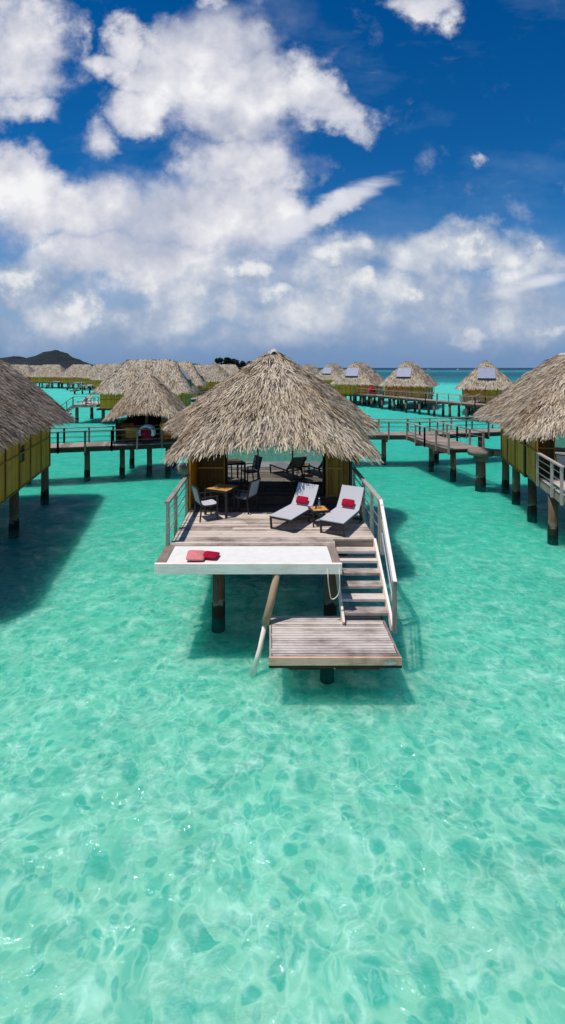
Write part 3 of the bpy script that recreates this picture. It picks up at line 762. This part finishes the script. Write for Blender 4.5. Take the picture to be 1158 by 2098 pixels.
# ------------------------------------------------------------------ mountain, woodland
def mountain():
    prof=[(-40,741),(-10,738),(8,735),(20,730),(30,728.5),(42,729),(56,733.5),(70,731),(84,726),(100,719),(113,715.5),(118,716),(130,722),(145,730),(158,738),(172,744),(185,749),(200,753)]
    d=3200.0; P=[]
    xs=np.linspace(-60,205,90); px=[p[0] for p in prof]; py=[p[1] for p in prof]
    rg=np.random.default_rng(4)
    for row in range(13):
        f=row/12; r=[]
        for i,x in enumerate(xs):
            h=max(0,(VY-np.interp(x,px,py))*d/F)
            ff=1-abs(f-.5)*2
            z=h*ff**.85*(1+.06*math.sin(i*.9+row*2)+.05*rg.normal())
            if abs(f-.5)<.01: z=h*(1+.008*rg.normal())
            r.append(((x-VX)*d/F,d-500+f*1000,CAMZ*0+z+(2 if 0<f<1 else -2)))
        P.append(r)
    m,nt,nd,lk=newmat('mountain_forest'); p=principled(nt,.95,.05)
    tc=N(nt,'ShaderNodeTexCoord'); n=N(nt,'ShaderNodeTexNoise',inp={'Scale':.02,'Detail':8.0,'Roughness':.7}); lk.new(tc.outputs['Object'],n.inputs[0])
    rp=ramp(nt,[(.35,(.016,.024,.030,1)),(.7,(.036,.045,.047,1))]); lk.new(n.outputs[0],rp.inputs[0]); lk.new(rp.outputs[0],p.inputs['Base Color'])
    o=MB().grid(P).build('mountain',m); tag(o,'dark forested mountain on the left horizon',kind='structure')
mountain()
def woods():
    m,nt,nd,lk=newmat('dark_foliage'); p=principled(nt,.9,.1)
    at=N(nt,'ShaderNodeAttribute',attribute_name='tint'); rp=ramp(nt,[(0,(.012,.022,.014,1)),(1,(.075,.105,.055,1))]); lk.new(at.outputs['Fac'],rp.inputs[0]); lk.new(rp.outputs[0],p.inputs['Base Color'])
    b=MB(); d=420.0
    def crown(x,y,z,r,h):
        for k in range(70):
            v=Vector((random.gauss(0,1),random.gauss(0,1),random.gauss(0,1))).normalized()*random.uniform(.5,1)
            c=Vector((x+v.x*r,y+v.y*r,z+v.z*h)); s=random.uniform(.35,.8)
            a=Vector((random.gauss(0,1),random.gauss(0,1),random.gauss(0,1))).normalized()*s; q=a.cross(Vector((random.random(),.3,1))).normalized()*s
            b.quad(c-a-q,c+a-q,c+a+q,c-a+q,random.random())
    for k in range(46):
        px=random.choice([random.uniform(442,520),random.uniform(440,485),random.uniform(384,402)]); X=(px-VX)*d/F
        top={True:14.5,False:12.5}[px<482]*random.uniform(.85,1.1) if px>430 else 9.5
        y=d+random.uniform(0,25); hh=random.uniform(2,3.2)
        b.tube([(X,y,0),(X+.3,y,top-hh*.5)],[.3,.15],5,.0)
        crown(X,y,top-hh,random.uniform(1.6,2.6),hh)
    for k in range(110):
        px=random.uniform(382,404) if k%5==0 else random.uniform(436,522); crown((px-VX)*d/F,d+random.uniform(0,20),random.uniform(2,8.2) if px>430 else random.uniform(2,6),2.2,2.4)
    o=b.build('woodland',m); tag(o,'dark clump of trees on a low islet beyond the roofs','woodland',kind='stuff')
woods()

# ------------------------------------------------------------------ water and seabed
def seabed_mat():
    m,nt,nd,lk=newmat('seabed_sand_caustics'); p=principled(nt,.9,0); p.subsurface_method='BURLEY'; p.inputs['Subsurface Weight'].default_value=.9; p.inputs['Subsurface Radius'].default_value=(.15,1.0,.8); p.inputs['Subsurface Scale'].default_value=1.4
    ge=N(nt,'ShaderNodeNewGeometry'); sp=N(nt,'ShaderNodeSeparateXYZ'); lk.new(ge.outputs['Position'],sp.inputs[0])
    X,Y=sp.outputs[0],sp.outputs[1]
    def noise(scale,detail=3,rough=.5,vec=None,sc=None):
        n=N(nt,'ShaderNodeTexNoise',inp={'Scale':scale,'Detail':detail,'Roughness':rough})
        v=vec or ge.outputs['Position']
        if sc:
            mp=N(nt,'ShaderNodeMapping'); mp.inputs['Scale'].default_value=sc; lk.new(v,mp.inputs[0]); v=mp.outputs[0]
        lk.new(v,n.inputs[0]); return n
    # depth bands by distance from the shore flats (log scale of world y), edges wandering
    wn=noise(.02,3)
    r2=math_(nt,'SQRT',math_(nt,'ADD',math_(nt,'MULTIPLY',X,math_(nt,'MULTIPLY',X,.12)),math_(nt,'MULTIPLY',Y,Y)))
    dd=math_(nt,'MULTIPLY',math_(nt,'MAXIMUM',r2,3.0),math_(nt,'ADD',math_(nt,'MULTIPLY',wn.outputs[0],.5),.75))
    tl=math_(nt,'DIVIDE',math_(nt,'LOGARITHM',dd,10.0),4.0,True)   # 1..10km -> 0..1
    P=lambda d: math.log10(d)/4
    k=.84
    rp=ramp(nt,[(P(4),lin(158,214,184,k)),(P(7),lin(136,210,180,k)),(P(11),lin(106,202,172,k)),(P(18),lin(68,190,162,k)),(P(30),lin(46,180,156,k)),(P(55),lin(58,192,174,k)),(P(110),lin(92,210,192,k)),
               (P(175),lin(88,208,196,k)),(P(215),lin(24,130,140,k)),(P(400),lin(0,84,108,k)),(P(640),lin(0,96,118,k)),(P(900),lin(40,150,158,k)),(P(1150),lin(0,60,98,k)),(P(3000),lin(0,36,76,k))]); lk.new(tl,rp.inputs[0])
    col=rp.outputs[0]
    # warped coordinates
    w1=noise(1.1,2); w2=noise(3.5,2)
    def warp(a,b):
        v=N(nt,'ShaderNodeVectorMath',operation='MULTIPLY_ADD'); lk.new(w1.outputs['Color'],v.inputs[0]); v.inputs[1].default_value=(a,a,0); lk.new(ge.outputs['Position'],v.inputs[2])
        v2=N(nt,'ShaderNodeVectorMath',operation='MULTIPLY_ADD'); lk.new(w2.outputs['Color'],v2.inputs[0]); v2.inputs[1].default_value=(b,b,0); lk.new(v.outputs[0],v2.inputs[2]); return v2.outputs[0]
    fade=N(nt,'ShaderNodeMapRange',inp={1:7.0,2:24.0,3:1.0,4:.20}); lk.new(Y,fade.inputs[0]); fade=fade.outputs[0]
    def caustic_discs(scale,wv,r0,r1,off,thr):  # dim round cells of the caustic pattern, painted into the seabed colour
        mp=N(nt,'ShaderNodeMapping'); mp.inputs['Location'].default_value=(off,off*.7,0); lk.new(wv,mp.inputs[0])
        vo=N(nt,'ShaderNodeTexVoronoi',feature='F1',inp={'Scale':scale}); vo.voronoi_dimensions='2D'; lk.new(mp.outputs[0],vo.inputs['Vector'])
        b=N(nt,'ShaderNodeMapRange',inp={1:r0,2:r1,3:1.0,4:0.0}); b.interpolation_type='SMOOTHSTEP'; lk.new(vo.outputs['Distance'],b.inputs[0])
        cs=N(nt,'ShaderNodeSeparateXYZ'); lk.new(vo.outputs['Color'],cs.inputs[0])
        sl=N(nt,'ShaderNodeMapRange',inp={1:thr,2:1.0,3:0.0,4:1.0}); lk.new(cs.outputs[0],sl.inputs[0])
        return math_(nt,'MULTIPLY',b.outputs[0],sl.outputs[0])
    wa_,wb_,wc_=warp(.35,.10),warp(.5,.14),warp(.7,.34)
    d_=math_(nt,'MAXIMUM',caustic_discs(3.6,wa_,.30,.46,0,.10),math_(nt,'MAXIMUM',caustic_discs(6.0,wb_,.28,.44,3.3,.2),caustic_discs(2.1,wb_,.26,.48,7.1,.25)))
    caustic_blot=math_(nt,'MULTIPLY',d_,fade,True)
    dk=mixc(nt,caustic_blot,col,mixc(nt,1.0,col,(.27,.73,.76,1),'MULTIPLY'))
    def edges(scale,wv,w,off):  # bright cell borders: caustic light lines painted into the seabed colour
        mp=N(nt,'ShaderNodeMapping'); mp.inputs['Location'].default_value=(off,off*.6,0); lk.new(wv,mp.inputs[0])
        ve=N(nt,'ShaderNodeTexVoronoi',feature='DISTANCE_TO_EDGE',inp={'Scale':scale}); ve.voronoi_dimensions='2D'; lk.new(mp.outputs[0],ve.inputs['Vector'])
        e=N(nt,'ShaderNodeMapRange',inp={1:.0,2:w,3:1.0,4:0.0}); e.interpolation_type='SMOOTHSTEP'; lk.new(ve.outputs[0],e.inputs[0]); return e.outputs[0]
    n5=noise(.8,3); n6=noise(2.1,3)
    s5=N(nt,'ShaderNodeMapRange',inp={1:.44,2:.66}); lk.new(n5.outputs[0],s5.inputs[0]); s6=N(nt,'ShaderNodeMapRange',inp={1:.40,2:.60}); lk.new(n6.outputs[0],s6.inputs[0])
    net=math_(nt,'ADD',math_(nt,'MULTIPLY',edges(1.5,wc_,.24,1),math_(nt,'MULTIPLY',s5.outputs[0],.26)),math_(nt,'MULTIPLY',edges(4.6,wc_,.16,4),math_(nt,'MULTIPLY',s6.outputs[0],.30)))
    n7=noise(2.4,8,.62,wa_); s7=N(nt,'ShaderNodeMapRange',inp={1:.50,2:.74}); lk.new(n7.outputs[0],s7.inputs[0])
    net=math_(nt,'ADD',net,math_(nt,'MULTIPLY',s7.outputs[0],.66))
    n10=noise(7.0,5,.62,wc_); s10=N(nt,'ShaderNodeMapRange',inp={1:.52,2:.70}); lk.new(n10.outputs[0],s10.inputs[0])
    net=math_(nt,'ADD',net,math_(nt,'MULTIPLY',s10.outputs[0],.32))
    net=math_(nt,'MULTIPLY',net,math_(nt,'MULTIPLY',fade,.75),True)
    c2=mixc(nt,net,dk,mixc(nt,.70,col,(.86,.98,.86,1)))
    # broad mottling
    n8=noise(.28,4,.6); n9=noise(2.2,7,.7,None,(.7,1.5,1))
    g=math_(nt,'ADD',math_(nt,'MULTIPLY',n8.outputs[0],.36),math_(nt,'MULTIPLY',n9.outputs[0],.46)); g=math_(nt,'ADD',g,.60)
    sc=N(nt,'ShaderNodeVectorMath',operation='SCALE'); lk.new(c2,sc.inputs[0]); lk.new(g,sc.inputs[3])
    lk.new(sc.outputs[0],p.inputs['Base Color'])
    return m
def water_mat():
    m,nt,nd,lk=newmat('lagoon_water')
    ge=N(nt,'ShaderNodeNewGeometry')
    def noise(scale,detail,sc):
        n=N(nt,'ShaderNodeTexNoise',inp={'Scale':scale,'Detail':detail,'Roughness':.55,'Distortion':.6})
        mp=N(nt,'ShaderNodeMapping'); mp.inputs['Scale'].default_value=sc; lk.new(ge.outputs['Position'],mp.inputs[0]); lk.new(mp.outputs[0],n.inputs[0]); return n.outputs[0]
    gm=N(nt,'ShaderNodeMapRange',inp={1:.46,2:.62,3:.16,4:1.0}); lk.new(noise(.9,2,(1,1,1)),gm.inputs[0])
    h=math_(nt,'ADD',math_(nt,'MULTIPLY',noise(1.0,2,(1,1.5,1)),.5),math_(nt,'MULTIPLY',math_(nt,'MULTIPLY',noise(6.5,4,(1,1.3,1)),gm.outputs[0]),.50))
    b=N(nt,'ShaderNodeBump',inp={'Strength':1.0,'Distance':.32}); lk.new(h,b.inputs['Height'])
    fr=N(nt,'ShaderNodeFresnel',inp={'IOR':1.33}); lk.new(b.outputs[0],fr.inputs['Normal'])
    fac=math_(nt,'MINIMUM',fr.outputs[0],.13)
    tr=N(nt,'ShaderNodeBsdfTransparent',inp={'Color':(.86,.985,.97,1)}); gl=N(nt,'ShaderNodeBsdfGlossy',inp={'Color':(.72,.86,.86,1),'Roughness':.09}); lk.new(b.outputs[0],gl.inputs['Normal'])
    mx=N(nt,'ShaderNodeMixShader'); lk.new(fac,mx.inputs[0]); lk.new(tr.outputs[0],mx.inputs[1]); lk.new(gl.outputs[0],mx.inputs[2])
    o=N(nt,'ShaderNodeOutputMaterial'); lk.new(mx.outputs[0],o.inputs[0]); return m
S=12000
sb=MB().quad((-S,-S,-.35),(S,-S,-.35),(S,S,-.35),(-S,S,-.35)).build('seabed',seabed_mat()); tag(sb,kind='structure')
wt=MB().quad((-S,-S,0),(S,-S,0),(S,S,0),(-S,S,0)).build('water',water_mat()); tag(wt,kind='structure')

# ------------------------------------------------------------------ sky
SUN=Vector((-.31,-.12,.945)).normalized()
elev=math.asin(SUN.z); azim=math.atan2(SUN.x,SUN.y)   # clockwise from +Y
w=bpy.data.worlds.new('World'); scn.world=w; w.use_nodes=True
nt=w.node_tree; nt.nodes.clear(); lk=nt.links
sky=N(nt,'ShaderNodeTexSky',sky_type='NISHITA'); sky.sun_disc=False; sky.sun_elevation=elev; sky.sun_rotation=azim; sky.air_density=1.0; sky.dust_density=.4; sky.ozone_density=2.5
tc=N(nt,'ShaderNodeTexCoord'); sp=N(nt,'ShaderNodeSeparateXYZ'); lk.new(tc.outputs['Generated'],sp.inputs[0])
ay=math_(nt,'MAXIMUM',math_(nt,'ABSOLUTE',sp.outputs[1]),.12)
U=math_(nt,'DIVIDE',sp.outputs[0],ay); Vv=math_(nt,'DIVIDE',sp.outputs[2],ay)
cb=N(nt,'ShaderNodeCombineXYZ'); lk.new(U,cb.inputs[0]); lk.new(Vv,cb.inputs[1])
uv=cb.outputs[0]
def noise(vec,scale,detail=8,rough=.58,off=(0,0,0),sc=(1,1,1)):
    mp=N(nt,'ShaderNodeMapping'); mp.inputs['Location'].default_value=off; mp.inputs['Scale'].default_value=sc; lk.new(vec,mp.inputs[0])
    n=N(nt,'ShaderNodeTexNoise',inp={'Scale':scale,'Detail':detail,'Roughness':rough}); lk.new(mp.outputs[0],n.inputs[0]); return n
wn=noise(uv,6.0,6,.6); wa=N(nt,'ShaderNodeVectorMath',operation='MULTIPLY_ADD'); 
wc=N(nt,'ShaderNodeVectorMath',operation='SUBTRACT'); lk.new(wn.outputs['Color'],wc.inputs[0]); wc.inputs[1].default_value=(.5,.5,.5)
lk.new(wc.outputs[0],wa.inputs[0]); wa.inputs[1].default_value=(.20,.20,0); lk.new(uv,wa.inputs[2]); wuv=wa.outputs[0]
def blobs(lst,vec):
    tot=None
    for (cx,cy,rx,ry,rot,wt_) in lst:
        mp=N(nt,'ShaderNodeMapping',vector_type='TEXTURE'); mp.inputs['Location'].default_value=((cx-VX)/F,(VY-cy)/F,0); mp.inputs['Rotation'].default_value=(0,0,R(rot)); mp.inputs['Scale'].default_value=(rx/F,ry/F,1)
        lk.new(vec,mp.inputs[0]); ln=N(nt,'ShaderNodeVectorMath',operation='LENGTH'); lk.new(mp.outputs[0],ln.inputs[0])
        mr=N(nt,'ShaderNodeMapRange',inp={1:0.0,2:1.35,3:wt_,4:0.0}); mr.interpolation_type='SMOOTHSTEP'; lk.new(ln.outputs['Value'],mr.inputs[0])
        tot=mr.outputs[0] if tot is None else math_(nt,'MAXIMUM',tot,mr.outputs[0])
    return tot
big=[(400,120,190,140,0,1.0),(490,200,215,110,0,1),(690,220,140,58,-16,1),(265,85,62,75,0,.9),(225,130,66,52,0,.85),(200,255,55,65,0,.75),(300,215,110,65,0,.85),(620,205,125,70,0,.95),
     (500,330,185,140,0,.95),(430,440,300,130,0,.95),(150,430,250,105,0,.95),(40,380,135,90,0,1),(540,440,170,110,0,.85),(675,425,165,36,26,.85),(200,530,250,80,0,.8),(380,560,220,85,0,.8),
     (40,110,155,175,0,1),(60,230,105,65,0,.85),(870,5,110,40,0,.95),(982,336,32,20,0,.6),(425,5,60,26,0,.7),(655,330,90,70,0,.55),(170,90,22,66,0,.5)]
low=[(35,570,110,72,0,1),(140,640,140,60,0,.9),(515,565,110,75,0,1),(700,515,160,58,0,.9),(720,590,90,46,0,1),(850,595,170,75,0,.95),(1000,525,170,72,-8,.95),(950,660,190,66,0,.95),(860,520,200,70,-4,.85),(640,560,160,70,0,.9),(1060,620,150,60,0,.85),(1085,570,150,34,16,.85),
     (440,640,150,62,0,.9),(650,635,200,75,0,.85),(820,680,280,60,0,.75),(240,655,240,70,0,.75),(60,690,230,62,0,.7),(1120,675,110,50,0,.75),(400,600,80,58,0,.85),(910,480,120,50,0,.8),(560,690,300,60,0,.75)]
f1=noise(uv,4.2,9,.6); f1s=noise(uv,4.2,5,.55); f2=noise(uv,4.2,5,.55,(.030,-.045,0)); f3=noise(uv,7.0,8,.62,(3,1,0))
bb=blobs(big,wuv); lo=blobs(low,wuv)
def dens(B,a,b,amp,f):
    v=math_(nt,'ADD',B,math_(nt,'MULTIPLY',math_(nt,'SUBTRACT',f.outputs[0],.5),amp))
    mr=N(nt,'ShaderNodeMapRange',inp={1:a,2:b}); mr.interpolation_type='SMOOTHSTEP'; lk.new(v,mr.inputs[0]); return mr.outputs[0],v
d1,v1=dens(bb,.28,.92,2.6,f1); d2,v2=dens(lo,.18,.92,2.6,f3)
ws=noise(uv,2.6,7,.6,(7,2,0),(1.0,2.6,1)); wm=N(nt,'ShaderNodeMapRange',inp={1:.52,2:.85,3:0,4:.25}); lk.new(ws.outputs[0],wm.inputs[0])
rel=math_(nt,'MULTIPLY',math_(nt,'SUBTRACT',f1s.outputs[0],f2.outputs[0]),2.6)
core=N(nt,'ShaderNodeMapRange',inp={1:.3,2:1.3,3:-.12,4:.22}); lk.new(v1,core.inputs[0])
sh=math_(nt,'ADD',math_(nt,'ADD',math_(nt,'ADD',rel,.55),core.outputs[0]),math_(nt,'MULTIPLY',math_(nt,'SUBTRACT',f3.outputs[0],.5),.12),True)
ccol=ramp(nt,[(0,lin(160,170,190)),(.4,lin(200,203,216)),(.75,lin(226,226,233)),(1,lin(245,245,247))]); lk.new(sh,ccol.inputs[0])
core2=N(nt,'ShaderNodeMapRange',inp={1:.4,2:1.3,3:-.28,4:.30}); lk.new(v2,core2.inputs[0])
sh2=math_(nt,'ADD',math_(nt,'ADD',rel,.50),core2.outputs[0],True)
lcol=ramp(nt,[(0,lin(138,158,188)),(.35,lin(172,185,206)),(.68,lin(208,213,222)),(1,lin(240,241,243))]); lk.new(sh2,lcol.inputs[0])
alt=N(nt,'ShaderNodeMapRange',inp={1:0.0,2:.8}); lk.new(Vv,alt.inputs[0])
tint=ramp(nt,[(0,(.8,1.0,1.05,1)),(.22,(.30,.70,1.0,1)),(.55,(.05,.52,.93,1)),(1,(.0,.42,.84,1))]); lk.new(alt.outputs[0],tint.inputs[0])
skb=N(nt,'ShaderNodeVectorMath',operation='SCALE',inp={3:.10}); lk.new(sky.outputs[0],skb.inputs[0])
skc=mixc(nt,1.0,skb.outputs[0],tint.outputs[0],'MULTIPLY')
hz=N(nt,'ShaderNodeMapRange',inp={1:0.0,2:.30,3:.8,4:0.0}); hz.interpolation_type='SMOOTHSTEP'; lk.new(Vv,hz.inputs[0])
skc=mixc(nt,hz.outputs[0],skc,lin(118,152,196))
skc=mixc(nt,wm.outputs[0],skc,lin(150,185,220))
# thin veil low over the lagoon
vb=N(nt,'ShaderNodeMapRange',inp={1:.14,2:.34,3:.75,4:0.0}); vb.interpolation_type='SMOOTHSTEP'; lk.new(Vv,vb.inputs[0])
vn=noise(uv,3.2,7,.6,(1,5,0),(1,1.8,1)); vm=N(nt,'ShaderNodeMapRange',inp={1:.35,2:.62}); lk.new(vn.outputs[0],vm.inputs[0])
skc=mixc(nt,math_(nt,'MULTIPLY',vb.outputs[0],vm.outputs[0]),skc,lin(165,180,206))
f6=noise(uv,2.4,6,.55,(2,9,0))
s1,_=dens(bb,.30,.92,1.6,f6); s2,_=dens(lo,.10,.78,1.6,f6)
c=mixc(nt,math_(nt,'MULTIPLY',s1,.88),skc,mixc(nt,.5,ccol.outputs[0],lin(206,209,222)))
c=mixc(nt,math_(nt,'MULTIPLY',s2,.86),c,mixc(nt,.55,lcol.outputs[0],lin(160,177,204)))
c=mixc(nt,math_(nt,'MULTIPLY',d1,.97),c,ccol.outputs[0])
c=mixc(nt,math_(nt,'MULTIPLY',d2,.80),c,lcol.outputs[0])
wis=[(685,418,165,34,27,1),(590,478,120,44,38,.9),(1095,582,130,22,14,.95),(660,235,120,40,-20,.7),(700,95,90,22,35,.45)]
wsr=N(nt,'ShaderNodeMapping'); wsr.inputs['Rotation'].default_value=(0,0,R(-28)); wsr.inputs['Scale'].default_value=(1,3.6,1); lk.new(uv,wsr.inputs[0])
f7=N(nt,'ShaderNodeTexNoise',inp={'Scale':5.0,'Detail':8.0,'Roughness':.6}); lk.new(wsr.outputs[0],f7.inputs[0])
wb2=blobs(wis,uv); wv2=math_(nt,'ADD',wb2,math_(nt,'MULTIPLY',math_(nt,'SUBTRACT',f7.outputs[0],.5),1.8))
wmr=N(nt,'ShaderNodeMapRange',inp={1:.25,2:1.1,3:0,4:.85}); wmr.interpolation_type='SMOOTHSTEP'; lk.new(wv2,wmr.inputs[0])
c=mixc(nt,wmr.outputs[0],c,lin(222,224,233))
puffs=[(515,555,85,48,0,1),(722,585,70,34,0,1),(402,615,55,28,0,.95),(965,670,85,32,8,.95),(850,590,75,36,0,.95),(60,560,75,58,0,1),(150,632,110,46,0,.95),(1130,668,50,22,0,.9),(300,580,40,26,0,.85),(960,505,90,46,0,.9),(690,505,110,40,0,.9),(1060,545,80,34,0,.85),(560,610,70,30,0,.85),(240,660,80,26,0,.8)]
f4=noise(uv,13.0,8,.6,(5,3,0)); f5=noise(uv,13.0,4,.5,(5.012,2.984,0)); f4s=noise(uv,13.0,4,.5,(5,3,0))
pf=blobs(puffs,wuv); d3,v3=dens(pf,.45,1.15,2.4,f4)
rel3=math_(nt,'MULTIPLY',math_(nt,'SUBTRACT',f4s.outputs[0],f5.outputs[0]),2.2)
core3=N(nt,'ShaderNodeMapRange',inp={1:.4,2:1.1,3:-.1,4:.25}); lk.new(v3,core3.inputs[0])
sh3=math_(nt,'ADD',math_(nt,'ADD',rel3,.5),core3.outputs[0],True)
pcol=ramp(nt,[(0,lin(168,182,203)),(.45,lin(208,214,222)),(.8,lin(238,239,240))]); lk.new(sh3,pcol.inputs[0])
c=mixc(nt,math_(nt,'MULTIPLY',d3,.85),c,pcol.outputs[0])
hz2=N(nt,'ShaderNodeMapRange',inp={1:0.0,2:.12,3:.80,4:0.0}); hz2.interpolation_type='SMOOTHSTEP'; lk.new(Vv,hz2.inputs[0])
c=mixc(nt,hz2.outputs[0],c,lin(106,140,184))
bg=N(nt,'ShaderNodeBackground',inp={'Strength':1.0}); lk.new(c,bg.inputs[0])
ow=N(nt,'ShaderNodeOutputWorld'); lk.new(bg.outputs[0],ow.inputs[0])
try: w.cycles.sampling_method='MANUAL'; w.cycles.sample_map_resolution=512
except Exception: pass

# sun
sl=bpy.data.lights.new('sun','SUN'); sl.energy=4.0; sl.angle=R(.53); sl.color=(1,.96,.90)
so=bpy.data.objects.new('sun',sl); C.objects.link(so); so.rotation_euler=SUN.to_track_quat('Z','Y').to_euler()

# camera
cam=bpy.data.cameras.new('camera'); co=bpy.data.objects.new('camera',cam); C.objects.link(co)
co.location=(0,0,CAMZ); co.rotation_euler=(R(90),0,0)
cam.sensor_fit='HORIZONTAL'; cam.sensor_width=36; cam.lens=36*F/1158
cam.shift_x=(579-VX)/1158; cam.shift_y=-(1049-VY)/1158; cam.clip_end=30000; cam.clip_start=.1
scn.camera=co
scn.view_settings.view_transform='Standard'; scn.view_settings.look='None'; scn.view_settings.exposure=0
try:
    scn.cycles.use_denoising=True
    scn.cycles.max_bounces=8; scn.cycles.transparent_max_bounces=12; scn.cycles.sample_clamp_indirect=4
except Exception: pass
